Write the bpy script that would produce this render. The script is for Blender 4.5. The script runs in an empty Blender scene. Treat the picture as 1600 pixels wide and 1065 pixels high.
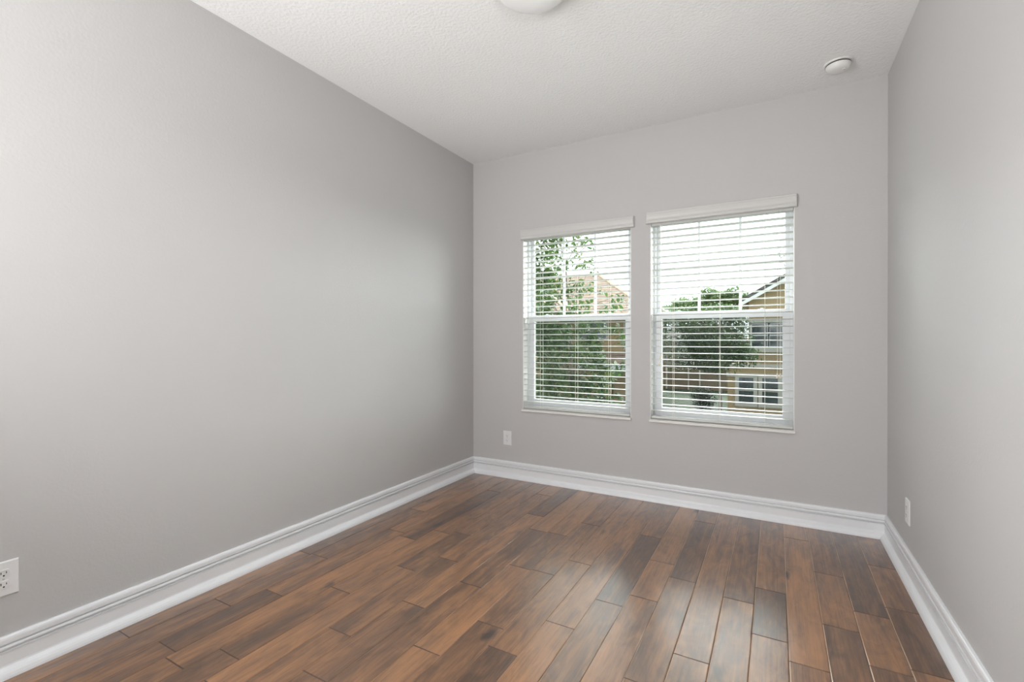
import bpy, bmesh, math, random
from mathutils import Vector, Matrix, Euler
random.seed(7)
scene = bpy.context.scene
COL = scene.collection

# ------------------------------------------------------------ camera, world, lights, exposure
CAMX, CAMY, CAMZ = 2.3567, -3.5169, 1.1737
cam_d = bpy.data.cameras.new('camera'); cam = bpy.data.objects.new('camera', cam_d); COL.objects.link(cam)
cam_d.sensor_width = 36; cam_d.lens = 737.5 / 1600 * 36; cam_d.clip_start = 0.02; cam_d.clip_end = 300
cam.location = (CAMX, CAMY, CAMZ)
cam.rotation_euler = (math.radians(90 - 0.1214), 0, math.radians(29.144))
scene.camera = cam
scene.view_settings.view_transform = 'Standard'; scene.view_settings.look = 'None'
scene.view_settings.gamma = 1; scene.view_settings.use_curve_mapping = False
scene.view_settings.exposure = 0.28

world = bpy.data.worlds.new('overcast_sky'); scene.world = world; world.use_nodes = True
wn = world.node_tree.nodes; wl = world.node_tree.links
bg = wn['Background']; bg.inputs['Strength'].default_value = 2.2
tc = wn.new('ShaderNodeTexCoord'); nz = wn.new('ShaderNodeTexNoise'); nz.inputs['Scale'].default_value = 2.2
cr = wn.new('ShaderNodeValToRGB'); cr.color_ramp.elements[0].color = (0.86, 0.92, 1.0, 1); cr.color_ramp.elements[1].color = (1, 1, 1, 1)
cr.color_ramp.elements[0].position = 0.35; cr.color_ramp.elements[1].position = 0.6
wl.new(tc.outputs['Generated'], nz.inputs['Vector']); wl.new(nz.outputs['Fac'], cr.inputs['Fac']); wl.new(cr.outputs['Color'], bg.inputs['Color'])

# bright thinly clouded sun side of the sky, beyond the houses, shining in through the windows
sun_d = bpy.data.lights.new('veiled_sun', 'SUN'); sun_d.energy = 30.0; sun_d.angle = math.radians(115); sun_d.color = (1.0, 1.0, 1.0)
sun = bpy.data.objects.new('veiled_sun', sun_d); COL.objects.link(sun); sun.rotation_euler = (math.radians(-62), 0, math.radians(-4))

def area_light(name, loc, rot, sx, sy, power, color=(1, 1, 1)):
    d = bpy.data.lights.new(name, 'AREA'); d.shape = 'RECTANGLE'; d.size = sx; d.size_y = sy
    d.energy = power; d.color = color
    o = bpy.data.objects.new(name, d); COL.objects.link(o); o.location = loc; o.rotation_euler = rot
    return o
# added fill light, unseen behind the camera; brightens the right wall and ceiling
area_light('rear_fill_light', (0.60, -4.45, 1.35), (math.radians(90 + 36), 0, math.radians(-46)), 0.9, 1.6, 76, (1.0, 1.0, 1.0))
# the photographer's softened flash, just behind and above the camera; it throws the lamp's shadow on the ceiling
area_light('camera_flash', (2.72, -3.95, 1.60), (math.radians(90 + 34), 0, math.radians(20)), 0.35, 0.35, 12, (1.0, 1.0, 1.0))

# ------------------------------------------------------------ helpers
def obj(name, verts, faces, mat, parent=None, smooth=False, loc=None):
    me = bpy.data.meshes.new(name); me.from_pydata([tuple(v) for v in verts], [], faces); me.update()
    if mat: me.materials.append(mat)
    if smooth:
        for p in me.polygons: p.use_smooth = True
    o = bpy.data.objects.new(name, me); COL.objects.link(o)
    if parent: o.parent = parent
    if loc: o.location = loc
    return o

class MB:
    """collects shapes for ONE mesh"""
    def __init__(s): s.v = []; s.f = []
    def add(s, v, f):
        b = len(s.v); s.v += [tuple(x) for x in v]; s.f += [tuple(i + b for i in q) for q in f]; return s
    def box(s, x0, x1, y0, y1, z0, z1):
        v = [(x0, y0, z0), (x1, y0, z0), (x1, y1, z0), (x0, y1, z0), (x0, y0, z1), (x1, y0, z1), (x1, y1, z1), (x0, y1, z1)]
        return s.add(v, [(0, 3, 2, 1), (4, 5, 6, 7), (0, 1, 5, 4), (1, 2, 6, 5), (2, 3, 7, 6), (3, 0, 4, 7)])
    def tube(s, pts, rad, n=8):
        pts = [Vector(p) for p in pts]; rings = []
        if not isinstance(rad, (list, tuple)): rad = [rad] * len(pts)
        for i, p in enumerate(pts):
            a = pts[max(i - 1, 0)]; b = pts[min(i + 1, len(pts) - 1)]; d = (b - a).normalized()
            u = d.cross(Vector((0.3, 1, 0.1))).normalized(); w = d.cross(u)
            rings.append([p + (u * math.cos(2 * math.pi * k / n) + w * math.sin(2 * math.pi * k / n)) * rad[i] for k in range(n)])
        v = [q for r in rings for q in r]; f = []
        for i in range(len(pts) - 1):
            for k in range(n):
                f.append((i * n + k, i * n + (k + 1) % n, (i + 1) * n + (k + 1) % n, (i + 1) * n + k))
        f.append(tuple(range(n - 1, -1, -1))); f.append(tuple((len(pts) - 1) * n + k for k in range(n)))
        return s.add(v, f)
    def lathe(s, prof, n=48, c=(0, 0, 0), close=True):
        v = []; f = []
        for r, z in prof:
            for k in range(n):
                a = 2 * math.pi * k / n; v.append((c[0] + r * math.cos(a), c[1] + r * math.sin(a), c[2] + z))
        for i in range(len(prof) - 1):
            for k in range(n): f.append((i * n + k, i * n + (k + 1) % n, (i + 1) * n + (k + 1) % n, (i + 1) * n + k))
        if close:
            f.append(tuple(range(n - 1, -1, -1))); f.append(tuple((len(prof) - 1) * n + k for k in range(n)))
        return s.add(v, f)
    def prism(s, poly, axis, a, b):
        """poly 2D extruded along axis ('x': poly is (y,z))"""
        n = len(poly)
        def P(q, t):
            return (t, q[0], q[1]) if axis == 'x' else ((q[0], t, q[1]) if axis == 'y' else (q[0], q[1], t))
        v = [P(q, a) for q in poly] + [P(q, b) for q in poly]
        f = [tuple(range(n)), tuple(range(2 * n - 1, n - 1, -1))] + [(i, i + n, (i + 1) % n + n, (i + 1) % n) for i in range(n)]
        return s.add(v, f)
    def build(s, name, mat, parent=None, smooth=False, bevel=0, loc=None):
        o = obj(name, s.v, s.f, mat, parent, False, loc)
        bm = bmesh.new(); bm.from_mesh(o.data); bmesh.ops.recalc_face_normals(bm, faces=bm.faces); bm.to_mesh(o.data); bm.free()
        if smooth:
            for p in o.data.polygons: p.use_smooth = True
            if hasattr(o.data, 'set_sharp_from_angle'): o.data.set_sharp_from_angle(angle=math.radians(40))
        if bevel:
            m = o.modifiers.new('soft_edge', 'BEVEL'); m.width = bevel; m.segments = 2; m.limit_method = 'ANGLE'; m.angle_limit = math.radians(40)
        return o

def empty(name, loc=(0, 0, 0), rz=0):
    o = bpy.data.objects.new(name, None); COL.objects.link(o); o.location = loc; o.rotation_euler = (0, 0, rz); o.empty_display_size = 0.1
    return o
def tag(o, label=None, cat=None, group=None, kind=None):
    if label: o['label'] = label
    if cat: o['category'] = cat
    if group: o['group'] = group
    if kind: o['kind'] = kind
    return o

# ------------------------------------------------------------ materials
def mat(name, color, rough=0.5, bump=None, spec=0.5, var=0.0, vscale=3.0, metal=0.0, coat=0.0):
    m = bpy.data.materials.new(name); m.use_nodes = True; nt = m.node_tree; b = nt.nodes['Principled BSDF']
    b.inputs['Base Color'].default_value = (*color, 1); b.inputs['Roughness'].default_value = rough
    b.inputs['Specular IOR Level'].default_value = spec; b.inputs['Metallic'].default_value = metal
    t = nt.nodes.new('ShaderNodeTexCoord')
    if var:
        n = nt.nodes.new('ShaderNodeTexNoise'); n.inputs['Scale'].default_value = vscale; n.inputs['Detail'].default_value = 4
        nt.links.new(t.outputs['Object'], n.inputs['Vector'])
        r = nt.nodes.new('ShaderNodeMapRange'); r.inputs['From Min'].default_value = 0.3; r.inputs['From Max'].default_value = 0.7
        r.inputs['To Min'].default_value = 1 - var; r.inputs['To Max'].default_value = 1 + var
        nt.links.new(n.outputs['Fac'], r.inputs['Value'])
        x = nt.nodes.new('ShaderNodeVectorMath'); x.operation = 'SCALE'; x.inputs[0].default_value = color
        nt.links.new(r.outputs['Result'], x.inputs['Scale']); nt.links.new(x.outputs['Vector'], b.inputs['Base Color'])
    if bump:
        sc, st, dist = bump
        n = nt.nodes.new('ShaderNodeTexNoise'); n.inputs['Scale'].default_value = sc; n.inputs['Detail'].default_value = 3
        nt.links.new(t.outputs['Object'], n.inputs['Vector'])
        bp = nt.nodes.new('ShaderNodeBump'); bp.inputs['Strength'].default_value = st; bp.inputs['Distance'].default_value = dist
        nt.links.new(n.outputs['Fac'], bp.inputs['Height']); nt.links.new(bp.outputs['Normal'], b.inputs['Normal'])
    return m

M = {}
M['wall'] = mat('warm_grey_wall_paint', (0.550, 0.541, 0.538), 0.72, (85, 0.22, 0.003), 0.22)
M['ceiling'] = mat('knockdown_ceiling_paint', (0.88, 0.885, 0.885), 0.75, (70, 0.7, 0.005), 0.2)
M['trim'] = mat('white_semigloss_trim', (0.82, 0.83, 0.85), 0.35, (20, 0.05, 0.002))
M['vinyl'] = mat('white_window_vinyl', (0.62, 0.63, 0.65), 0.35, (15, 0.03, 0.001))
M['liner'] = mat('white_window_reveal_paint', (0.80, 0.79, 0.76), 0.5, (60, 0.1, 0.001))
M['slat'] = mat('off_white_blind_slat', (0.57, 0.57, 0.55), 0.4, (8, 0.03, 0.001))
M['valance'] = mat('white_valance', (0.60, 0.595, 0.58), 0.4, (8, 0.03, 0.001))
M['cord'] = mat('cream_cord', (0.75, 0.73, 0.66), 0.8, (300, 0.2, 0.001))
M['tassel'] = mat('cream_wooden_tassel', (0.74, 0.70, 0.58), 0.4, var=0.1, vscale=40)
M['plate'] = mat('white_outlet_plastic', (0.78, 0.78, 0.785), 0.3, (10, 0.02, 0.001))
M['hole'] = mat('dark_slot', (0.015, 0.015, 0.015), 0.6, var=0.1)
M['screw'] = mat('painted_screw', (0.6, 0.6, 0.6), 0.4, metal=0.3, var=0.05)
M['plastic'] = mat('white_detector_plastic', (0.80, 0.80, 0.785), 0.4, (10, 0.02, 0.001))
M['pan'] = mat('matte_ceiling_canopy', (0.70, 0.68, 0.665), 0.7, (60, 0.4, 0.003))
M['subfloor'] = mat('dark_gap_under_planks', (0.02, 0.012, 0.008), 0.8, var=0.2)
# ceiling lamp glass: milky, faintly lit
def lampmat():
    m = mat('milky_lamp_glass', (0.78, 0.78, 0.785), 0.25, (4, 0.02, 0.001)); b = m.node_tree.nodes['Principled BSDF']
    b.inputs['Emission Color'].default_value = (1, 0.99, 0.97, 1); b.inputs['Emission Strength'].default_value = 0.08
    return m
M['lamp'] = lampmat()
def glass(name, tint=(0.93, 0.97, 0.96)):
    m = bpy.data.materials.new(name); m.use_nodes = True; nt = m.node_tree; nt.nodes.remove(nt.nodes['Principled BSDF'])
    out = nt.nodes['Material Output']; tr = nt.nodes.new('ShaderNodeBsdfTransparent'); tr.inputs['Color'].default_value = (*tint, 1)
    gl = nt.nodes.new('ShaderNodeBsdfGlossy'); gl.inputs['Roughness'].default_value = 0.02
    fr = nt.nodes.new('ShaderNodeValue'); fr.outputs[0].default_value = 0.002
    mx = nt.nodes.new('ShaderNodeMixShader'); nt.links.new(fr.outputs[0], mx.inputs[0]); nt.links.new(tr.outputs[0], mx.inputs[1]); nt.links.new(gl.outputs[0], mx.inputs[2])
    nt.links.new(mx.outputs[0], out.inputs['Surface'])
    return m
M['glass'] = glass('clear_window_glass')

def screen():
    m = mat('dark_insect_screen', (0.03, 0.03, 0.032), 0.7); nt = m.node_tree; b = nt.nodes['Principled BSDF']; out = nt.nodes['Material Output']
    tr = nt.nodes.new('ShaderNodeBsdfTransparent'); mx = nt.nodes.new('ShaderNodeMixShader'); mx.inputs[0].default_value = 0.25
    nt.links.new(tr.outputs[0], mx.inputs[1]); nt.links.new(b.outputs[0], mx.inputs[2]); nt.links.new(mx.outputs[0], out.inputs['Surface'])
    return m
M['screen'] = screen()

def wood():
    m = bpy.data.materials.new('hand_scraped_maple_planks'); m.use_nodes = True; nt = m.node_tree; N = nt.nodes; L = nt.links
    b = N['Principled BSDF']
    geo = N.new('ShaderNodeTexCoord'); att = N.new('ShaderNodeAttribute'); att.attribute_name = 'plank'   # r tone, g random, b edge
    sep = N.new('ShaderNodeSeparateColor'); L.new(att.outputs['Color'], sep.inputs['Color'])
    comb = N.new('ShaderNodeCombineXYZ')
    m1 = N.new('ShaderNodeMath'); m1.operation = 'MULTIPLY'; m1.inputs[1].default_value = 37.0; L.new(sep.outputs['Green'], m1.inputs[0])
    L.new(m1.outputs[0], comb.inputs['Z']); L.new(m1.outputs[0], comb.inputs['X'])
    ad = N.new('ShaderNodeVectorMath'); ad.operation = 'ADD'; L.new(geo.outputs['Object'], ad.inputs[0]); L.new(comb.outputs[0], ad.inputs[1])
    def noise(sx, sy, scale, detail, dist=0.0, rough=0.6):
        mp = N.new('ShaderNodeMapping'); mp.inputs['Scale'].default_value = (sx, sy, 1); L.new(ad.outputs[0], mp.inputs['Vector'])
        n = N.new('ShaderNodeTexNoise'); n.inputs['Scale'].default_value = scale; n.inputs['Detail'].default_value = detail
        n.inputs['Distortion'].default_value = dist; n.inputs['Roughness'].default_value = rough
        L.new(mp.outputs[0], n.inputs['Vector']); return n
    def rng(src, a, b_, c, d):
        r = N.new('ShaderNodeMapRange'); r.inputs['From Min'].default_value = a; r.inputs['From Max'].default_value = b_
        r.inputs['To Min'].default_value = c; r.inputs['To Max'].default_value = d; L.new(src, r.inputs['Value']); return r.outputs['Result']
    def math_(op, a, b_):
        q = N.new('ShaderNodeMath'); q.operation = op
        for i, s in enumerate((a, b_)):
            if isinstance(s, (int, float)): q.inputs[i].default_value = s
            else: L.new(s, q.inputs[i])
        return q.outputs[0]
    def mixc(f, a, b_, mode='MIX'):
        q = N.new('ShaderNodeMix'); q.data_type = 'RGBA'; q.blend_type = mode
        if isinstance(f, (int, float)): q.inputs['Factor'].default_value = f
        else: L.new(f, q.inputs['Factor'])
        for k, s in (('A', a), ('B', b_)):
            i = [x for x in q.inputs if x.name == k and x.type == 'RGBA'][0]
            if isinstance(s, tuple): i.default_value = (*s, 1)
            else: L.new(s, i)
        return [x for x in q.outputs if x.type == 'RGBA'][0]
    g_broad = noise(9, 1.0, 1.0, 4, 0.8)          # broad streaks
    g_fine = noise(90, 2.6, 1.0, 6, 0.6, 0.75)     # grain
    g_fig = noise(16, 5, 1.0, 3, 1.2)             # curly figure
    patch = noise(5, 1.8, 1.0, 3, 0.6)            # smoky stain patches
    tone = sep.outputs['Red']
    t1 = math_('ADD', tone, rng(g_broad.outputs['Fac'], 0.3, 0.7, -0.26, 0.26))
    t1 = math_('ADD', t1, rng(g_fine.outputs['Fac'], 0.3, 0.7, -0.22, 0.22))
    t1 = math_('ADD', t1, rng(g_fig.outputs['Fac'], 0.35, 0.65, -0.15, 0.15))
    ramp = N.new('ShaderNodeValToRGB'); e = ramp.color_ramp.elements
    e[0].position = 0.0; e[0].color = (0.080, 0.038, 0.018, 1); e[1].position = 1.0; e[1].color = (0.42, 0.195, 0.078, 1)
    k = e.new(0.35); k.color = (0.172, 0.081, 0.036, 1); k = e.new(0.65); k.color = (0.285, 0.135, 0.056, 1)
    L.new(t1, ramp.inputs['Fac'])
    pf = rng(patch.outputs['Fac'], 0.54, 0.72, 0.0, 0.5)
    c = mixc(pf, ramp.outputs['Color'], (0.075, 0.042, 0.027))
    # knots
    mp = N.new('ShaderNodeMapping'); mp.inputs['Scale'].default_value = (9, 3.2, 1); L.new(ad.outputs[0], mp.inputs['Vector'])
    vo = N.new('ShaderNodeTexVoronoi'); vo.inputs['Scale'].default_value = 0.55; L.new(mp.outputs[0], vo.inputs['Vector'])
    kn = rng(math_('ADD', vo.outputs['Distance'], rng(g_fig.outputs['Fac'], 0.3, 0.7, -0.05, 0.05)), 0.03, 0.12, 0.85, 0.0)
    c = mixc(kn, c, (0.022, 0.012, 0.008))
    c = mixc(math_('MULTIPLY', sep.outputs['Blue'], 0.8), c, (0.50, 0.29, 0.15))
    L.new(c, b.inputs['Base Color'])
    L.new(rng(g_broad.outputs['Fac'], 0.3, 0.7, 0.30, 0.42), b.inputs['Roughness'])
    b.inputs['Specular IOR Level'].default_value = 0.45
    b.inputs['Coat Weight'].default_value = 1.0; b.inputs['Coat Roughness'].default_value = 0.23; b.inputs['Coat IOR'].default_value = 1.65
    scr = noise(7, 5, 1.0, 2, 0.4)
    h = math_('ADD', rng(scr.outputs['Fac'], 0, 1, 0, 1.0), math_('MULTIPLY', g_fine.outputs['Fac'], 0.12))
    bp = N.new('ShaderNodeBump'); bp.inputs['Strength'].default_value = 0.5; bp.inputs['Distance'].default_value = 0.004
    L.new(h, bp.inputs['Height']); L.new(bp.outputs['Normal'], b.inputs['Normal']); L.new(bp.outputs['Normal'], b.inputs['Coat Normal'])
    return m
M['wood'] = wood()

# ------------------------------------------------------------ room shell
W, H, YR = 2.937, 2.74, -4.7
TH = 0.2
WIN = [(0.501, 1.415), (1.556, 2.465)]; WZ0, WZ1 = 0.592, 2.06
def struct(o): o['kind'] = 'structure'; return o
# back wall, in pieces around two openings, welded into one mesh
def wall_with_holes():
    xs = [-TH, WIN[0][0], WIN[0][1], WIN[1][0], WIN[1][1], W + TH]; zs = [-0.05, WZ0, WZ1, H + 0.1]
    bm = bmesh.new()
    def hole(i, j): return j == 1 and i in (1, 3)
    for y in (0, TH):
        for i in range(5):
            for j in range(3):
                if hole(i, j): continue
                q = [(xs[i], y, zs[j]), (xs[i + 1], y, zs[j]), (xs[i + 1], y, zs[j + 1]), (xs[i], y, zs[j + 1])]
                bm.faces.new([bm.verts.new(p) for p in q])
    for a, b in WIN:
        for q in ([(a, WZ0), (b, WZ0)], [(b, WZ0), (b, WZ1)], [(b, WZ1), (a, WZ1)], [(a, WZ1), (a, WZ0)]):
            bm.faces.new([bm.verts.new(p) for p in ((q[0][0], 0, q[0][1]), (q[1][0], 0, q[1][1]), (q[1][0], TH, q[1][1]), (q[0][0], TH, q[0][1]))])
    for q in ([(xs[0], zs[0]), (xs[-1], zs[0])], [(xs[-1], zs[0]), (xs[-1], zs[-1])], [(xs[-1], zs[-1]), (xs[0], zs[-1])], [(xs[0], zs[-1]), (xs[0], zs[0])]):
        bm.faces.new([bm.verts.new(p) for p in ((q[0][0], 0, q[0][1]), (q[1][0], 0, q[1][1]), (q[1][0], TH, q[1][1]), (q[0][0], TH, q[0][1]))])
    bmesh.ops.remove_doubles(bm, verts=bm.verts, dist=1e-5); bmesh.ops.recalc_face_normals(bm, faces=bm.faces)
    me = bpy.data.meshes.new('wall_back'); bm.to_mesh(me); bm.free(); me.materials.append(M['wall'])
    o = bpy.data.objects.new('wall_back', me); COL.objects.link(o); return struct(o)
wall_with_holes()
struct(MB().box(-TH, 0, YR - 1.5, 0, -0.05, H + 0.1).build('wall_left', M['wall']))
struct(MB().box(W, W + TH, YR - 1.5, 0, -0.05, H + 0.1).build('wall_right', M['wall']))
struct(MB().box(-TH, W + TH, YR - 1.5, TH, H, H + 0.15).build('ceiling', M['ceiling']))
# wall behind the camera with a wide cased opening to the hall, and the hall's end wall
rw = MB(); rw.box(0, 0.2, YR + 0.06, YR + 0.18, 0, H); rw.box(2.72, W, YR + 0.06, YR + 0.18, 0, H); rw.box(0.2, 2.72, YR + 0.06, YR + 0.18, 2.35, H)
struct(rw.build('wall_rear', M['wall']))
struct(MB().box(-TH, W + TH, YR - 1.6, YR - 1.5, -0.05, H + 0.1).build('wall_hall', M['wall']))

# floor: real planks, random lengths, butt joints where the room has them
PW = 0.126; X0 = 0.008
JO = {0: [-2.628], 1: [-2.305, -1.789], 2: [-2.584, -2.142], 3: [-2.619, -1.373], 4: [-1.976, -2.493], 5: [-1.664, -1.165],
      6: [-2.198, -1.478, -0.279], 7: [-2.415, -1.902, -0.678], 8: [-1.637, -0.9], 9: [-2.117, -1.368, -0.89], 10: [-1.863, -1.359, -0.652],
      11: [-1.979, -1.171], 12: [-1.723], 13: [-1.466, -0.654], 14: [-1.354, -0.956], 15: [-1.895, -1.094, -0.261], 16: [-1.678],
      17: [-1.163], 18: [-0.998, -1.4], 19: [-1.517, -0.273], 20: [-0.684, -1.188], 21: [-1.010, -1.402], 22: [-0.457]}
TONE = {(2, -2.3): 0.20, (3, -2.3): 0.62, (4, -2.2): 0.40, (3, -2.7): 0.45, (5, -2.0): 0.62, (6, -1.8): 0.38, (7, -1.6): 0.68, (7, -2.1): 0.38,
        (13, -1.0): 0.10, (13, -0.3): 0.45, (17, -0.6): 0.22, (18, -0.6): 0.55, (19, -0.8): 0.72, (20, -0.3): 0.35, (20, -0.9): 0.52, (22, -0.2): 0.30,
        (22, -0.9): 0.36, (9, -1.7): 0.72, (9, -1.1): 0.35, (1, -2.6): 0.45, (0, -2.9): 0.62, (0, -1.8): 0.58, (14, -1.1): 0.6, (15, -1.4): 0.5,
        (10, -1.6): 0.45, (11, -1.5): 0.6, (12, -1.3): 0.5, (12, -2.0): 0.68, (17, -1.6): 0.55, (21, -1.2): 0.55, (6, -2.5): 0.5, (8, -1.3): 0.4, (5, -1.4): 0.3}
def build_floor():
    v = []; f = []; cols = []
    rnd = random.Random(11)
    for r in range(-1, 24):
        xa = X0 + r * PW; xb = xa + PW
        js = sorted(JO.get(r, []))
        while (js[0] if js else -0.2) > YR - 1.5:
            js.insert(0, (js[0] if js else -0.2 - rnd.random()) - rnd.choice([0.45, 0.62, 0.78, 0.95, 1.15]))
        if js[-1] < -1.25: js.append(js[-1] + rnd.uniform(0.75, 1.0)) if r not in (16, 12) else None
        js.append(0.05)
        for ya, yb in zip(js[:-1], js[1:]):
            if ya >= 0: continue
            t = rnd.uniform(0.30, 0.72) if rnd.random() > 0.18 else rnd.uniform(0.12, 0.3)
            for (rr, yy), tt in TONE.items():
                if rr == r and ya < yy < yb: t = tt
            g = rnd.random()
            e = 0.0034; d = 0.0014; ge = 0.0003
            n = max(2, int((yb - ya) / 0.06)); ph = rnd.uniform(0, 6)
            base = len(v)
            # rows of verts across: gap bottom, bevel top, top..., slight wavy hand-scraped edge
            for i in range(n + 1):
                y = ya + ge + (yb - ya - 2 * ge) * i / n
                wv = 0.0007 * math.sin(y * 21 + ph) + 0.0004 * math.sin(y * 57 + ph * 2)
                endz = 0
                yy = y
                for x, z in ((xa + ge, -0.004), (xa + ge + 0.0002, -d), (xa + e + wv, 0.0), (xb - e + wv, 0.0), (xb - ge - 0.0002, -d), (xb - ge, -0.004)):
                    v.append((x, yy, z))
            # bevel at the two butt ends: pull outer row down
            for k in range(6):
                for row in (0, n):
                    x, y, z = v[base + row * 6 + k]
                    v[base + row * 6 + k] = (x, y, min(z, -0.0015))
            # second row very near the end keeps the bevel narrow
            if n >= 2:
                for row, yy in ((1, ya + 0.0028), (n - 1, yb - 0.0028)):
                    if n > 2 or row == 1:
                        for k in range(6):
                            x, y, z = v[base + row * 6 + k]; v[base + row * 6 + k] = (x, yy, z)
            for i in range(n):
                for k in range(5):
                    f.append((base + i * 6 + k, base + i * 6 + k + 1, base + (i + 1) * 6 + k + 1, base + (i + 1) * 6 + k))
                    edge = 1.0 if k == 1 and 0 < i < n - 1 else 0.0
                    tt = t if 0 < i < n - 1 else 0.0
                    if k in (0, 4): tt = 0.0
                    cols.append((tt, g, edge, 1))
    b = len(v)
    v += [(-0.15, YR - 1.5, -0.0035), (W + 0.15, YR - 1.5, -0.0035), (W + 0.15, 0.15, -0.0035), (-0.15, 0.15, -0.0035)]
    f.append((b, b + 1, b + 2, b + 3)); cols.append((0, 0, 0, 1))
    o = obj('floor', v, f, M['wood']); o.data.materials.append(M['subfloor']); o.data.polygons[-1].material_index = 1
    ca = o.data.color_attributes.new('plank', 'FLOAT_COLOR', 'CORNER')
    li = 0
    for p, c in zip(o.data.polygons, cols):
        for _ in range(p.loop_total): ca.data[li].color = c; li += 1
    return struct(o)
build_floor()

# baseboards: moulded profile, mitred in the corners
BP = [(0, 0.0), (0, 0.138), (0.008, 0.138), (0.0125, 0.1345), (0.0150, 0.128), (0.0155, 0.1135), (0.0060, 0.1125), (0.0060, 0.1080), (0.0150, 0.1065),
      (0.0172, 0.1000), (0.0155, 0.0945), (0.0065, 0.0935), (0.0065, 0.0895), (0.0180, 0.0880), (0.0160, 0.0855), (0.0150, 0.0800), (0.0150, 0.0400),
      (0.0165, 0.0350), (0.0215, 0.0310), (0.0285, 0.0255), (0.0345, 0.0180), (0.0385, 0.0090), (0.0400, 0.0015), (0.0400, 0.0)]
def baseboard(name, fn, m0, m1):
    n = len(BP); v = [fn(t, z, 0) for t, z in BP] + [fn(t, z, 1) for t, z in BP]
    b = MB().add(v, [tuple(range(n)), tuple(range(2 * n - 1, n - 1, -1))] + [(i, (i + 1) % n, (i + 1) % n + n, i + n) for i in range(n)])
    return struct(b.build(name, M['trim'], smooth=False))
baseboard('baseboard_left', lambda t, z, s: (t, (-t if s else YR + 0.19), z), 0, 0)
baseboard('baseboard_right', lambda t, z, s: (W - t, (-t if s else YR + 0.19), z), 0, 0)
baseboard('baseboard_back', lambda t, z, s: ((t if not s else W - t), -t, z), 0, 0)

# ------------------------------------------------------------ windows (structure)
def window(idx, a, b):
    r = struct(empty('window_%d' % idx, ((a + b) / 2, 0.1, WZ0))); ox, oy, oz = r.location
    def part(mb, name, m, parent=r, bevel=0.0):
        off = Vector((ox, oy, oz))
        mb.v = [tuple(Vector(p) - off) for p in mb.v]
        return mb.build(name, m, parent, bevel=bevel)
    # painted reveals lining the recess
    mb = MB(); t = 0.004
    mb.box(a, a + t, 0.001, 0.09, WZ0, WZ1); mb.box(b - t, b, 0.001, 0.09, WZ0, WZ1); mb.box(a, b, 0.001, 0.09, WZ1 - t, WZ1)
    part(mb, 'window_reveal', M['liner'])
    # marble-like white stool
    mb = MB(); mb.box(a - 0.004, b + 0.004, -0.021, 0.0, WZ0 - 0.015, WZ0 + 0.0005); mb.box(a, b, 0.0, 0.10, WZ0, WZ0 + 0.0005 + 0.003)
    part(mb, 'window_sill', M['liner'], bevel=0.002)
    # vinyl outer frame
    mb = MB(); y0, y1 = 0.078, 0.165; fw = 0.024
    mb.box(a, a + fw, y0, y1, WZ0, WZ1); mb.box(b - fw, b, y0, y1, WZ0, WZ1)
    mb.box(a + fw, b - fw, y0, y1, WZ1 - 0.018, WZ1); mb.box(a + fw, b - fw, y0, y1, WZ0, WZ0 + 0.028)
    part(mb, 'window_frame', M['vinyl'], bevel=0.0015)
    # upper sash (further out)
    ua, ub = a + 0.051, b - 0.051; uz0, uz1 = 1.382, 2.033
    mb = MB(); y0, y1 = 0.112, 0.138
    mb.box(a + fw, ua, y0, y1, uz0 - 0.045, uz1 + 0.009); mb.box(ub, b - fw, y0, y1, uz0 - 0.045, uz1 + 0.009)
    mb.box(ua, ub, y0, y1, uz1, uz1 + 0.009); mb.box(ua, ub, y0, y1, uz0 - 0.045, uz0)
    up = part(mb, 'upper_sash', M['vinyl'], bevel=0.0015)
    mb = MB(); w = (ub - ua) / 3
    for k in (1, 2): mb.box(ua + k * w - 0.009, ua + k * w + 0.009, 0.1185, 0.1315, uz0, uz1)
    mb.box(ua, ub, 0.1190, 0.1310, 1.701 - 0.009, 1.701 + 0.009)
    part(mb, 'window_grille', M['vinyl'])
    part(MB().box(ua, ub, 0.1235, 0.1265, uz0, uz1), 'window_pane', M['glass'])
    # lower sash (nearer)
    la, lb = a + 0.066, b - 0.066; lz0, lz1 = 0.674, 1.330
    mb = MB(); y0, y1 = 0.084, 0.110
    mb.box(a + fw, la, y0, y1, 0.62, 1.378); mb.box(lb, b - fw, y0, y1, 0.62, 1.378)
    mb.box(la, lb, y0, y1, 0.62, lz0); mb.box(la, lb, y0, y1, lz1, 1.378)
    part(mb, 'lower_sash', M['vinyl'], bevel=0.0015)
    part(MB().box(la, lb, 0.0955, 0.0985, lz0, lz1), 'window_pane', M['glass'])
    part(MB().box(la - 0.01, lb + 0.01, 0.150, 0.1505, lz0 - 0.02, 1.37), 'insect_screen', M['screen'])
    for x in (a + 0.184, b - 0.191):
        mb = MB(); mb.box(x - 0.022, x + 0.022, 0.080, 0.100, 1.378, 1.384); mb.box(x - 0.006, x + 0.012, 0.077, 0.086, 1.3835, 1.390)
        lt = part(mb, 'tilt_latch', M['vinyl'], bevel=0.001)
    return r
for i, (a, b) in enumerate(WIN): window(i + 1, a, b)

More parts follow.
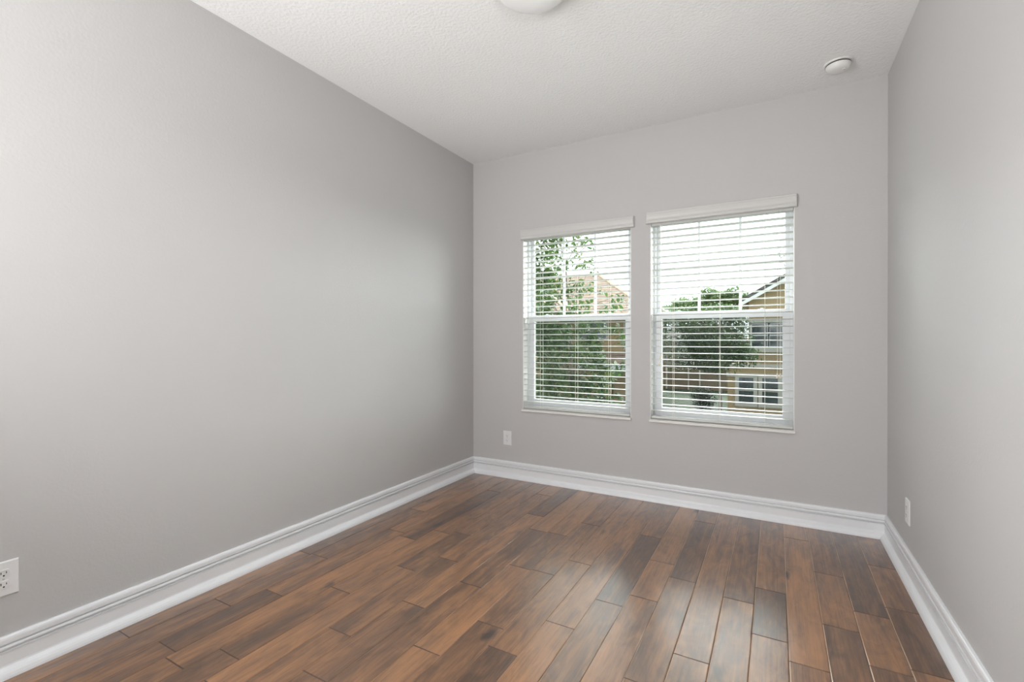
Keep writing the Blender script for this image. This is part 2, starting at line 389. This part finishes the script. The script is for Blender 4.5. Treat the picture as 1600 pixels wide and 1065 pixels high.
# ------------------------------------------------------------ blinds
def blind(a, b, ladders, label, va, vb, vz):
    r = empty('window_blind', ((a + b) / 2, 0.027, WZ0 + 0.006)); off = Vector(r.location)
    tag(r, label, 'window blind', 'white slatted blinds on the two windows')
    def part(mb, name, m, parent=r, bevel=0.0, smooth=False):
        mb.v = [tuple(Vector(p) - off) for p in mb.v]
        return mb.build(name, m, parent, bevel=bevel, smooth=smooth)
    sa, sb = a + 0.008, b - 0.008
    # moulded valance with returned ends
    z0, z1 = vz
    prof = [(-0.001, z0), (-0.022, z0), (-0.027, z0 + 0.003), (-0.028, z0 + 0.012), (-0.0255, z0 + 0.018), (-0.030, z0 + 0.028), (-0.033, z0 + 0.045),
            (-0.0335, z1 - 0.018), (-0.0305, z1 - 0.012), (-0.031, z1 - 0.004), (-0.028, z1), (-0.001, z1)]
    n = len(prof); v = []
    for y, z in prof: v.append((va - (-0.033 - y) * -0.25, y, z))
    for y, z in prof: v.append((vb + (-0.033 - y) * -0.25, y, z))
    part(MB().add(v, [tuple(range(n)), tuple(range(2 * n - 1, n - 1, -1))] + [(i, (i + 1) % n, (i + 1) % n + n, i + n) for i in range(n)]), 'valance', M['valance'], bevel=0.0012)
    part(MB().box(sa, sb, 0.003, 0.052, 2.006, WZ1 - 0.006), 'head_rail', M['slat'], bevel=0.002)
    # slats: gently crowned, one mesh shared by the copies
    mb = MB(); n = 6; top = []; bot = []
    for i in range(n + 1):
        u = i / n; y = -0.025 + 0.05 * u; z = 0.0022 * (1 - (2 * u - 1) ** 2)
        top.append((y, z + 0.0016)); bot.append((y, z - 0.0016))
    mb.prism(top + bot[::-1], 'x', sa - off.x, sb - off.x)
    first = mb.build('slat', M['slat'], r)
    z = 1.965; k = 0
    while z > 0.632:
        o = first if k == 0 else first.copy()
        if k: COL.objects.link(o); o.parent = r
        o.location = (0, 0, z - off.z); o.rotation_euler = (math.radians(-2.4 + random.uniform(-0.5, 0.5)), 0, 0)
        z -= 0.0467; k += 1
    part(MB().prism([(0.004, 0.600), (0.050, 0.600), (0.052, 0.606), (0.050, 0.617), (0.027, 0.6185), (0.004, 0.617), (0.002, 0.606)], 'x', sa, sb), 'bottom_rail', M['slat'], bevel=0.001)
    for x in ladders:
        mb = MB(); mb.tube([(x, 0.0005, 2.01), (x, 0.0005, 0.612)], 0.0011, 6); mb.tube([(x, 0.0535, 2.01), (x, 0.0535, 0.612)], 0.0011, 6)
        zz = 1.965
        while zz > 0.632:
            mb.tube([(x + 0.003, 0.0005, zz - 0.004), (x + 0.003, 0.0535, zz - 0.004)], 0.0005, 4); zz -= 0.0467
        part(mb, 'ladder_cord', M['cord'])
        part(MB().lathe([(0.004, 0), (0.004, -0.003), (0.002, -0.004)], 12, (x, 0.027, 0.6005)), 'cord_button', M['cord'])
    return r, part
def pull(part, parent, x, z):
    mb = MB(); mb.tube([(x, -0.006, 2.012), (x, -0.007, z + 0.03)], 0.0010, 6); c = part(mb, 'pull_cord', M['cord'])
    part(MB().lathe([(0.0015, 0.034), (0.003, 0.032), (0.0045, 0.020), (0.008, 0.008), (0.0085, 0.003), (0.0065, 0.0)], 16, (x, -0.007, z)), 'tassel', M['tassel'], c, smooth=True)
r1, p1 = blind(*WIN[0], (0.663, 0.972, 1.242), 'white slatted blind on the left window, in front of a leafy tree, narrower in view', 0.492, 1.437, (2.012, 2.092))
r2, p2 = blind(*WIN[1], (1.715, 2.023, 2.297), 'white slatted blind on the right window, with tasselled pull cords on both sides', 1.533, 2.474, (2.022, 2.103))
for x, z in ((2.369, 0.925), (2.386, 0.925), (1.630, 1.035), (1.624, 0.990)): pull(p2, r2, x, z)

# ------------------------------------------------------------ outlets
def outlet(loc, rz, label, w=0.078, h=0.122):
    r = empty('power_outlet', loc, rz)      # local: plate in XZ plane, facing -Y
    tag(r, label, 'power outlet', 'white duplex power outlets low on the walls')
    hw, hh = w / 2, h / 2
    b = MB(); v = []
    for s, y in ((1.0, 0.0), (1.0, -0.003), (0.0, -0.0062)):
        ins = 0 if s else 0.0035
        v += [(-hw + ins, y, -hh + ins), (hw - ins, y, -hh + ins), (hw - ins, y, hh - ins), (-hw + ins, y, hh - ins)]
    b.add(v, [(0, 1, 2, 3), (11, 10, 9, 8)] + [(i + 4 * k, (i + 1) % 4 + 4 * k, (i + 1) % 4 + 4 * k + 4, i + 4 * k + 4) for k in (0, 1) for i in range(4)])
    pl = b.build('cover_plate', M['plate'], r, bevel=0.0006)
    for s in (1, -1):
        zc = s * 0.0195; poly = []
        for k in range(32):
            a = 2 * math.pi * k / 32; x = 0.0172 * math.cos(a); z = 0.0172 * math.sin(a); poly.append((x, max(-0.0135, min(0.0135, z)) + zc))
        rc = MB().prism(poly, 'y', -0.0060, -0.0082).build('receptacle', M['plate'], r, bevel=0.0004)
        mb = MB()
        mb.box(-0.0080, -0.0058, -0.0086, -0.0080, zc - 0.001, zc + 0.0075); mb.box(0.0056, 0.0076, -0.0086, -0.0080, zc, zc + 0.0065)
        gp = [(0.0026 * math.cos(2 * math.pi * k / 16), 0.0026 * math.sin(2 * math.pi * k / 16) + zc - 0.0068) for k in range(16)]
        mb.prism(gp, 'y', -0.0086, -0.0080)
        mb.build('slot', M['hole'], rc)
    sc = [(0.003 * math.cos(2 * math.pi * k / 16), 0.003 * math.sin(2 * math.pi * k / 16)) for k in range(16)]
    MB().prism(sc, 'y', -0.0060, -0.0074).build('screw', M['screw'], r)
    return r
outlet((0.352, 0, 0.333), 0, 'small white power outlet on the window wall, left below the left window')
outlet((0, -2.944, 0.339), math.radians(90), 'large looking white power outlet at the left edge, on the long left wall')
outlet((W, -0.503, 0.319), math.radians(-90), 'white power outlet seen edge on, on the right wall above the baseboard')

# ------------------------------------------------------------ ceiling things
cl = tag(empty('ceiling_light', (1.435, -1.690, H)), 'round flush ceiling light with a milky glass dome, cut by the top of the view', 'ceiling light')
MB().lathe([(0.001, 0), (0.120, 0), (0.120, -0.030), (0.110, -0.034), (0.001, -0.034)], 64).build('canopy', M['plastic'], cl, smooth=True)
pr = [(0.128, -0.024), (0.150, -0.027), (0.160, -0.034)]
for k in range(1, 15):
    a = math.pi / 2 * k / 14; pr.append((max(0.160 * math.cos(a), 0.001), -0.036 - 0.054 * math.sin(a)))
MB().lathe(pr, 64).build('glass_dome', M['lamp'], cl, smooth=True)

sd = tag(empty('smoke_detector', (2.668, -0.275, H)), 'small round white smoke detector on the ceiling near the right corner', 'smoke detector')
MB().lathe([(0.001, 0), (0.071, 0), (0.071, -0.004), (0.068, -0.007), (0.001, -0.007)], 48).build('mounting_plate', M['plastic'], sd, smooth=True)
MB().lathe([(0.0605, -0.0065), (0.0605, -0.0130)], 48).build('vent_gap', M['hole'], sd)
bd = MB().lathe([(0.050, -0.0125), (0.0615, -0.0130), (0.0620, -0.0150), (0.0595, -0.022), (0.054, -0.033), (0.045, -0.040), (0.030, -0.0425), (0.001, -0.043)], 48).build('body', M['plastic'], sd, smooth=True)
MB().lathe([(0.0095, -0.0405), (0.0095, -0.0450), (0.0075, -0.0465), (0.001, -0.0465)], 24, (0.026, -0.014, 0)).build('test_button', M['pan'], bd, smooth=True)

# ------------------------------------------------------------ outside
GZ = -3.05
def ramp_mat(name, c1, c2, scale, rough=0.8, stretch=(1, 1, 1)):
    m = bpy.data.materials.new(name); m.use_nodes = True; nt = m.node_tree; b = nt.nodes['Principled BSDF']; b.inputs['Roughness'].default_value = rough
    t = nt.nodes.new('ShaderNodeTexCoord'); mp = nt.nodes.new('ShaderNodeMapping'); mp.inputs['Scale'].default_value = stretch
    n = nt.nodes.new('ShaderNodeTexNoise'); n.inputs['Scale'].default_value = scale; n.inputs['Detail'].default_value = 6
    r = nt.nodes.new('ShaderNodeValToRGB'); r.color_ramp.elements[0].color = (*c1, 1); r.color_ramp.elements[1].color = (*c2, 1)
    r.color_ramp.elements[0].position = 0.35; r.color_ramp.elements[1].position = 0.65
    nt.links.new(t.outputs['Object'], mp.inputs['Vector']); nt.links.new(mp.outputs[0], n.inputs['Vector']); nt.links.new(n.outputs['Fac'], r.inputs['Fac']); nt.links.new(r.outputs['Color'], b.inputs['Base Color'])
    return m
def leaf_mat(name, c1, c2, c3, scale):
    m = ramp_mat(name, c1, c2, scale, 0.5); nt = m.node_tree; b = nt.nodes['Principled BSDF']; r = [n for n in nt.nodes if n.type == 'VALTORGB'][0]
    e = r.color_ramp.elements.new(0.80); e.color = (*c3, 1)
    out = nt.nodes['Material Output']; tl = nt.nodes.new('ShaderNodeBsdfTranslucent'); nt.links.new(r.outputs['Color'], tl.inputs['Color'])
    mx = nt.nodes.new('ShaderNodeMixShader'); mx.inputs[0].default_value = 0.35
    nt.links.new(b.outputs[0], mx.inputs[1]); nt.links.new(tl.outputs[0], mx.inputs[2]); nt.links.new(mx.outputs[0], out.inputs['Surface'])
    return m
M['grass'] = ramp_mat('lawn_grass', (0.012, 0.026, 0.008), (0.028, 0.05, 0.014), 1.5)
M['stucco'] = mat('tan_stucco', (0.33, 0.235, 0.125), 0.85, (30, 0.3, 0.01), var=0.08, vscale=2)
M['stucco_grey'] = mat('greyish_tan_stucco', (0.20, 0.17, 0.135), 0.85, (30, 0.3, 0.01), var=0.08, vscale=2)
M['cream'] = mat('cream_house_trim', (0.42, 0.40, 0.35), 0.6, var=0.05)
M['white_fascia'] = mat('white_fascia', (0.58, 0.58, 0.58), 0.6, var=0.04)
M['pane'] = mat('dark_house_window_pane', (0.03, 0.04, 0.045), 0.06, spec=0.9, var=0.2)
M['bark'] = ramp_mat('grey_brown_bark', (0.10, 0.085, 0.07), (0.24, 0.21, 0.18), 6, 0.9, (4, 4, 1))
M['leaf_near'] = leaf_mat('near_tree_leaves', (0.022, 0.052, 0.013), (0.075, 0.130, 0.032), (0.30, 0.21, 0.05), 5)
M['leaf_mid'] = leaf_mat('street_tree_leaves', (0.022, 0.050, 0.015), (0.075, 0.125, 0.035), (0.17, 0.11, 0.045), 3)
M['leaf_far'] = leaf_mat('far_tree_leaves', (0.06, 0.10, 0.042), (0.15, 0.22, 0.085), (0.22, 0.25, 0.09), 1.2)
M['leaf_dark'] = leaf_mat('dark_shrub_leaves', (0.012, 0.025, 0.014), (0.024, 0.045, 0.02), (0.04, 0.065, 0.024), 3)
def tile_mat(name, c1, c2):
    m = ramp_mat(name, c1, c2, 2.5, 0.85); nt = m.node_tree; b = nt.nodes['Principled BSDF']; t = [n for n in nt.nodes if n.type == 'TEX_COORD'][0]
    w = nt.nodes.new('ShaderNodeTexWave'); w.bands_direction = 'Z'; w.wave_profile = 'SAW'; w.inputs['Scale'].default_value = 1.7
    nt.links.new(t.outputs['Object'], w.inputs['Vector'])
    bp = nt.nodes.new('ShaderNodeBump'); bp.inputs['Strength'].default_value = 1.0; bp.inputs['Distance'].default_value = 0.12; nt.links.new(w.outputs['Fac'], bp.inputs['Height'])
    nt.links.new(bp.outputs['Normal'], b.inputs['Normal'])
    r = [n for n in nt.nodes if n.type == 'VALTORGB'][0]
    mx = nt.nodes.new('ShaderNodeMix'); mx.data_type = 'RGBA'; mx.blend_type = 'MULTIPLY'; mx.inputs['Factor'].default_value = 1
    rr = nt.nodes.new('ShaderNodeMapRange'); rr.inputs['From Min'].default_value = 0.0; rr.inputs['From Max'].default_value = 0.45; rr.inputs['To Min'].default_value = 0.3; rr.inputs['To Max'].default_value = 1.0
    nt.links.new(w.outputs['Fac'], rr.inputs['Value'])
    A = [x for x in mx.inputs if x.name == 'A' and x.type == 'RGBA'][0]; B = [x for x in mx.inputs if x.name == 'B' and x.type == 'RGBA'][0]
    nt.links.new(r.outputs['Color'], A); nt.links.new(rr.outputs['Result'], B); nt.links.new([x for x in mx.outputs if x.type == 'RGBA'][0], b.inputs['Base Color'])
    return m
M['tile'] = tile_mat('sandy_brown_roof_tiles', (0.20, 0.145, 0.108), (0.32, 0.24, 0.185))
M['tile_grey'] = tile_mat('grey_brown_roof_tiles', (0.12, 0.11, 0.105), (0.22, 0.20, 0.19))
M['ridge'] = mat('pale_ridge_tiles', (0.52, 0.38, 0.26), 0.8, var=0.2, vscale=3)
def siding():
    m = mat('tan_lap_siding', (0.36, 0.265, 0.155), 0.8); nt = m.node_tree; b = nt.nodes['Principled BSDF']; t = [n for n in nt.nodes if n.type == 'TEX_COORD'][0]
    w = nt.nodes.new('ShaderNodeTexWave'); w.bands_direction = 'Z'; w.wave_profile = 'SAW'; w.inputs['Scale'].default_value = 1.5; nt.links.new(t.outputs['Object'], w.inputs['Vector'])
    bp = nt.nodes.new('ShaderNodeBump'); bp.inputs['Distance'].default_value = 0.05; nt.links.new(w.outputs['Fac'], bp.inputs['Height']); nt.links.new(bp.outputs['Normal'], b.inputs['Normal'])
    return m
M['siding'] = siding()

gr = MB(); gr.add([(-60, 0.3, GZ), (60, 0.3, GZ), (60, 90, GZ), (-60, 90, GZ)], [(0, 1, 2, 3)])
struct(gr.build('ground', M['grass']))

def house_window(parent, x0, x1, z0, z1, y, trim=0.16, mull=True, tm='cream'):
    fr = MB(); d0, d1 = y - 0.08, y + 0.02
    fr.box(x0 - trim, x0, d0, d1, z0 - trim, z1 + trim); fr.box(x1, x1 + trim, d0, d1, z0 - trim, z1 + trim)
    fr.box(x0, x1, d0, d1, z1, z1 + trim); fr.box(x0, x1, d0, d1, z0 - trim, z0)
    zc = (z0 + z1) / 2
    fr.box(x0, x1, y - 0.05, y + 0.01, zc - 0.03, zc + 0.03)
    if mull: fr.box((x0 + x1) / 2 - 0.03, (x0 + x1) / 2 + 0.03, y - 0.05, y + 0.01, z0, z1)
    f = fr.build('window_frame', M[tm], parent)
    MB().box(x0, x1, y - 0.03, y - 0.01, z0, z1).build('pane', M['pane'], f)
    return f

def hip_roof(mb, x0, x1, y0, y1, ze, zr, inset, t=0.12):
    ym = (y0 + y1) / 2; a = (x0 + inset, ym, zr); b = (x1 - inset, ym, zr)
    c = [(x0, y0, ze), (x1, y0, ze), (x1, y1, ze), (x0, y1, ze)]
    v = c + [a, b] + [(p[0], p[1], p[2] - t) for p in c]
    mb.add(v, [(0, 1, 5, 4), (1, 2, 5), (2, 3, 4, 5), (3, 0, 4), (6, 7, 1, 0), (7, 8, 2, 1), (8, 9, 3, 2), (9, 6, 0, 3), (9, 8, 7, 6)])
    return a, b, c

# house across the street on the left
hA = tag(empty('house', (-10, 26, GZ)), 'tan two storey house with sandy tiled hip roof, seen through the left window', 'house', 'houses across the street')
mb = MB(); mb.box(-19, -5.2, 26, 34, GZ, 2.75); mb.box(-15, -11.3, 25, 26.0, GZ, 2.75); w_ = mb.build('wall', M['stucco']); w_.parent = hA; w_.matrix_parent_inverse = Matrix.Translation((10, -26, -GZ))
PI_A = Matrix.Translation((10, -26, -GZ))
def under(o, par, mi): o.parent = par; o.matrix_parent_inverse = mi; return o
mb = MB(); a, b, c = hip_roof(mb, -20, -3.9, 24.9, 37.1, 2.80, 6.18, 5.5)
rA = under(mb.build('roof', M['tile']), hA, PI_A)
mb = MB(); mb.tube([b, c[1]], 0.14, 8); mb.tube([a, b], 0.14, 8); mb.tube([a, c[0]], 0.14, 8)
q = under(mb.build('ridge_tiles', M['ridge']), rA, Matrix.Identity(4))
mb = MB(); hip_roof(mb, -15.5, -8.3, 22.9, 29.0, 2.85, 4.35, 3.0)
r2_ = under(mb.build('roof', M['tile']), hA, PI_A)
mb = MB(); mb.tube([(-11.3, 25.95, 4.38), (-8.3, 22.9, 2.88)], 0.13, 8); under(mb.build('ridge_tiles', M['ridge']), r2_, Matrix.Identity(4))
for (x0, x1, z0, z1) in ((-11.2, -9.85, 0.72, 2.05), (-9.1, -7.15, 1.30, 2.25), (-5.85, -5.4, 0.72, 2.15)):
    under(house_window(None, x0, x1, z0, z1, 26), hA, PI_A)
# lean-to tiled porch roof with posts
mb = MB(); mb.prism([(26.0, 0.42), (24.0, -0.33), (24.0, -0.45), (26.0, 0.25)], 'x', -8.3, -5.0); under(mb.build('porch_roof', M['tile']), hA, PI_A)
mb = MB(); mb.box(-8.35, -4.95, 23.9, 24.0, -0.58, -0.33); under(mb.build('fascia', M['white_fascia']), hA, PI_A)
for x in (-8.0, -6.45):
    mb = MB(); mb.box(x - 0.17, x + 0.17, 24.05, 24.4, GZ + 0.3, -0.5); pz = under(mb.build('post', M['stucco']), hA, PI_A)
    mb = MB(); mb.box(x - 0.22, x + 0.22, 24.0, 24.45, GZ, GZ + 0.35); under(mb.build('post_base', M['cream']), pz, Matrix.Identity(4))
MB_d = MB(); MB_d.box(-7.6, -6.7, 25.93, 26.0, GZ, -0.9); under(MB_d.build('front_door', M['pane']), hA, PI_A)

# house across the street on the right
hB = tag(empty('house', (4, 24, GZ)), 'tan two storey house with a white edged gable, at the right of the right window', 'house', 'houses across the street')
PI_B = Matrix.Translation((-4, -24, -GZ))
S = 0.586
def rz_(x): return 3.05 + (x - 0.78) * S          # underside of the roof at the front
mb = MB(); yb = 24.0
mb.prism([(1.15, -0.2), (7.8, -0.2), (7.8, rz_(1.15)), (4.475, rz_(4.475)), (1.15, rz_(1.15))], 'y', yb, yb + 9)
under(mb.build('upper_wall', M['siding']), hB, PI_B)
mb = MB(); mb.box(0.15, 8.2, 23.9, 33, GZ, -0.2); under(mb.build('lower_wall', M['stucco']), hB, PI_B)
mb = MB(); xa, xr, xe = 0.72, 4.475, 8.23
mb.prism([(xa, rz_(xa)), (xr, rz_(xr)), (xe, rz_(xa)), (xe, rz_(xa) + 0.22), (xr, rz_(xr) + 0.26), (xa, rz_(xa) + 0.22)], 'y', 23.45, 33.5)
under(mb.build('roof', M['tile_grey']), hB, PI_B)
mb = MB(); mb.prism([(xa - 0.02, rz_(xa) - 0.16), (xr, rz_(xr) - 0.16), (xe + 0.02, rz_(xa) - 0.16), (xe + 0.02, rz_(xa) + 0.02), (xr, rz_(xr) + 0.02), (xa - 0.02, rz_(xa) + 0.02)], 'y', 23.38, 23.50)
under(mb.build('fascia', M['white_fascia']), hB, PI_B)
for z0, z1 in ((0.55, 0.78), (-0.25, -0.07), (-0.75, -0.56)):
    mb = MB(); mb.box(1.08 if z0 > 0 else 0.1, 8.2, 23.82, 24.0, z0, z1); under(mb.build('trim_band', M['cream']), hB, PI_B)
mb = MB(); mb.box(1.2, 3.2, 23.9, 24.0, 2.02, 2.22); under(mb.build('window_header', M['cream']), hB, PI_B)
for (x0, x1) in ((1.30, 2.02), (2.12, 2.85)):
    under(house_window(None, x0, x1, 0.85, 1.98, 23.98, 0.08, False, 'white_fascia'), hB, PI_B)
for (x0, x1) in ((0.70, 1.38), (1.78, 2.48)):
    under(house_window(None, x0, x1, -2.10, -0.78, 23.88, 0.18, False), hB, PI_B)

# grey garage block set back between the two houses
hC = tag(empty('house', (-3, 39, GZ)), 'grey tan low house with vertical downpipes, set back between the two tan houses', 'house', 'houses across the street')
PI_C = Matrix.Translation((3, -39, -GZ))
mb = MB(); mb.box(-7.2, 0.3, 39, 45, GZ, 1.0); under(mb.build('wall', M['stucco_grey']), hC, PI_C)
mb = MB(); hip_roof(mb, -7.8, 0.9, 38.3, 45.7, 1.05, 2.6, 2.8); under(mb.build('roof', M['tile_grey']), hC, PI_C)
for x in (-5.9, -4.1, -3.2):
    mb = MB(); mb.tube([(x, 38.93, GZ), (x, 38.93, 0.9)], 0.06, 8); under(mb.build('downpipe', M['white_fascia']), hC, PI_C)
mb = MB(); mb.box(-7.25, -6.85, 38.8, 39.0, GZ, 0.9); under(mb.build('corner_post', M['cream']), hC, PI_C)

# foliage ------------------------------------------------------
def leaves(mb, rnd, c, rad, n, size, aspect=0.5, droop=0.3):
    for _ in range(n):
        while True:
            p = Vector((rnd.uniform(-1, 1), rnd.uniform(-1, 1), rnd.uniform(-1, 1)))
            if p.length < 1: break
        p = Vector(c) + Vector((p.x * rad[0], p.y * rad[1], p.z * rad[2]))
        s = size * rnd.uniform(0.7, 1.25)
        R = Euler((rnd.gauss(0, 0.6), rnd.gauss(droop, 0.5), rnd.uniform(0, 6.283))).to_matrix()
        v = [(0, 0, 0), (s * 0.35, s * aspect * 0.5, s * 0.06), (s * 0.75, s * aspect * 0.36, s * 0.02), (s, 0, -s * 0.08), (s * 0.75, -s * aspect * 0.36, s * 0.02), (s * 0.35, -s * aspect * 0.5, s * 0.06), (s * 0.5, 0, -s * 0.03)]
        mb.add([p + R @ Vector(q) for q in v], [(0, 1, 6), (1, 2, 6), (2, 3, 6), (3, 4, 6), (4, 5, 6), (5, 0, 6)])
def tree(label, base, top, rt, clusters, lm, size, seed, group=None, branch=0.02, name='tree', density=1.0, cat='tree'):
    rnd = random.Random(seed); r = tag(empty(name, base), label, cat, group); off = Vector(base)
    b = Vector(base); t = Vector(top); mb = MB(); pts = [b + (t - b) * (i / 6) + Vector((rnd.gauss(0, 0.04), rnd.gauss(0, 0.04), 0)) * min(i, 1) * (t - b).length * 0.2 for i in range(7)]
    mb.tube(pts, [rt * (1 - 0.1 * i) for i in range(7)], 10)
    lf = MB()
    for (c, rad, n) in clusters:
        c = Vector(c); k = min(range(2, 7), key=lambda i: (pts[i] - c).length + (0.6 if pts[i].z > c.z else 0))
        if branch:
            mid = (pts[k] + c) / 2 + Vector((rnd.gauss(0, 0.06), rnd.gauss(0, 0.06), 0.08)); mb.tube([pts[k], mid, c + Vector((0, 0, rad[2] * 0.5))], [branch, branch * 0.7, branch * 0.25], 6)
        leaves(lf, rnd, c, rad, int(n * density), size)
    mb.v = [tuple(Vector(p) - off) for p in mb.v]; lf.v = [tuple(Vector(p) - off) for p in lf.v]
    mb.build('trunk', M['bark'], r, smooth=True)
    obj('foliage', lf.v, lf.f, M[lm], r)
    return r

# crape-myrtle-like tree close to the left window; clusters are (x, y, z) in metres
rn = random.Random(5)
NT = []
def nc(x, z, r, n, y=None):
    y = rn.uniform(2.4, 3.6) if y is None else y
    k = (y - CAMY) / (3.0 - CAMY)      # clusters listed at 3 m depth, spread in real depth
    NT.append(((CAMX + (x - CAMX) * k, y, CAMZ + (z - CAMZ) * k), (r * k, 0.35, r * k * 0.9), int(n * 2.6)))
for x, z, r, n in ((-0.85, 2.25, .24, 60), (-0.72, 2.55, .2, 45), (-0.58, 2.78, .18, 40), (-0.80, 2.05, .24, 60), (-0.62, 2.10, .22, 50), (-0.85, 1.75, .2, 40), (-0.70, 1.62, .14, 20),
                   (-0.42, 2.85, .13, 22), (-0.30, 2.55, .13, 20), (-0.12, 2.62, .12, 16), (0.0, 2.58, .10, 10), (-0.10, 2.32, .12, 14), (0.02, 2.20, .09, 8), (-0.50, 2.35, .16, 26),
                   (-0.18, 1.92, .17, 28), (-0.02, 1.95, .11, 14), (-0.12, 1.70, .15, 24), (-0.28, 1.60, .13, 18), (-0.45, 1.52, .13, 16), (0.20, 1.88, .06, 6), (0.42, 1.76, .08, 10), (0.33, 1.64, .08, 9), (0.26, 1.56, .07, 8), (-0.60, 1.85, .15, 24)):
    nc(x, z, r, int(n * (1.9 if x < -0.5 else 1.0)))
for x, z, r, n in ((-0.80, 1.25, .26, 110), (-0.60, 1.30, .22, 90), (-0.42, 1.22, .2, 60), (-0.15, 1.38, .16, 22), (0.05, 1.32, .2, 30), (0.05, 1.12, .16, 40), (-0.78, 0.95, .26, 110), (-0.55, 0.92, .24, 80),
                   (-0.40, 1.0, .14, 24), (-0.10, 0.90, .22, 70), (0.12, 0.88, .16, 40), (0.25, 0.72, .16, 30), (-0.62, 0.60, .26, 100), (-0.35, 0.58, .2, 55), (-0.10, 0.55, .18, 50), (0.12, 0.52, .2, 60),
                   (-0.75, 0.30, .28, 110), (-0.45, 0.25, .25, 80), (-0.15, 0.22, .2, 50), (0.10, 0.20, .2, 50), (0.35, 0.30, .14, 18), (0.48, 0.78, .12, 16), (0.38, 1.32, .1, 10), (0.50, 1.18, .08, 6),
                   (-0.5, -0.15, .4, 120), (0.0, -0.2, .4, 110), (-1.0, 1.9, .3, 60), (-1.1, 1.2, .35, 90), (-1.15, 0.5, .35, 90)):
    nc(x, z, r, int(n * 1.25))
tree('leafy green tree with a few yellow leaves, growing close outside the left window', (-0.17, 3.2, GZ), (-0.42, 3.1, 2.3), 0.035, NT, 'leaf_near', 0.082, 3, branch=0.008)

# street tree in front of the right window
rn = random.Random(9); cs = []
for _ in range(60):
    x = rn.uniform(-2.8, 1.7); z = rn.uniform(0.75, 2.25) if x < 1.2 else rn.uniform(0.5, 1.9)
    if x > 1.35 and rn.random() < 0.6: continue
    cs.append(((x, 16 + rn.uniform(-1.2, 1.2), z), (0.55, 0.5, 0.42), 190))
for x, z in ((0.5, 2.3), (0.8, 2.3), (1.05, 2.25), (1.25, 2.1), (1.3, 1.8), (1.0, 1.95), (0.7, 2.0), (1.2, 1.5), (1.35, 1.2), (0.2, 2.35), (-0.3, 2.35)):
    cs.append(((x, 16 + rn.uniform(-.6, .6), z), (0.34, 0.4, 0.26), 130))
for _ in range(18):
    x = rn.uniform(-2.7, 1.0); cs.append(((x, 16 + rn.uniform(-1.0, 1.0), rn.uniform(0.15, 0.75)), (0.5, 0.5, 0.28), 95))
tree('broad street tree with a slim pale trunk, in the middle of the right window', (0.57, 16, GZ), (0.40, 16, 1.4), 0.085, cs, 'leaf_mid', 0.11, 4, branch=0.03)
# sprig of the tree above the roof line at the right edge
# treetops on the skyline
def crown(x, y, z, r, n, seed, size=0.28):
    rn = random.Random(seed)
    return [((x + rn.uniform(-r, r) * 0.8, y + rn.uniform(-1, 1), z - abs(rn.gauss(0, 0.4)) * r), (r * 0.45, 0.9, r * 0.36), n) for _ in range(14)]
for lab, x, y, z, r, n, sd_ in (('tall pale green tree on the skyline, right next to the gabled house', -1.3, 48, 5.3, 2.4, 380, 21),
                                ('rounded pale green treetop on the skyline, in the middle of the three', -4.5, 52, 4.9, 2.0, 320, 22),
                                ('low sparse treetop on the skyline, at the left side of the right window', -7.0, 60, 4.2, 2.0, 260, 23)):
    x = CAMX + (x - CAMX) * (y + 3.5) / 47.5; z = CAMZ + (z - CAMZ) * (y + 3.5) / 47.5
    tree(lab, (x, y, GZ), (x, y, z - 0.5), 0.22, crown(x, y, z, r, n, sd_), 'leaf_far', 0.34, sd_, 'treetops on the skyline', branch=0.06)
# dark shrub and hedge on the lawn
rn = random.Random(3)
tree('dark rounded shrub on the lawn in front of the grey house', (-1.35, 26, GZ), (-1.35, 26, GZ + 0.8), 0.05, [((-1.35 + rn.uniform(-.3, .3), 26, GZ + rn.uniform(0.3, 1.35)), (0.55, 0.5, 0.4), 260) for _ in range(9)], 'leaf_dark', 0.10, 31, branch=0.02, name='shrub', cat='shrub')
tree('low dark shrub on the lawn, below the left house porch', (-7.3, 23, GZ), (-7.3, 23, GZ + 0.4), 0.04, [((-7.3 + rn.uniform(-1.6, 1.6), 23, GZ + rn.uniform(0.2, 0.7)), (0.6, 0.5, 0.35), 220) for _ in range(9)], 'leaf_dark', 0.10, 32, branch=0.02, name='shrub', cat='shrub')
tree('small yellow green sprig rising at the right edge of the right window', (3.25, 8.0, GZ), (3.15, 8.0, 2.75), 0.02, [((2.50, 8.0, 3.0), (0.12, 0.12, 0.10), 12), ((2.58, 8.0, 2.8), (0.08, 0.1, 0.08), 7)], 'leaf_near', 0.09, 33, branch=0.006)
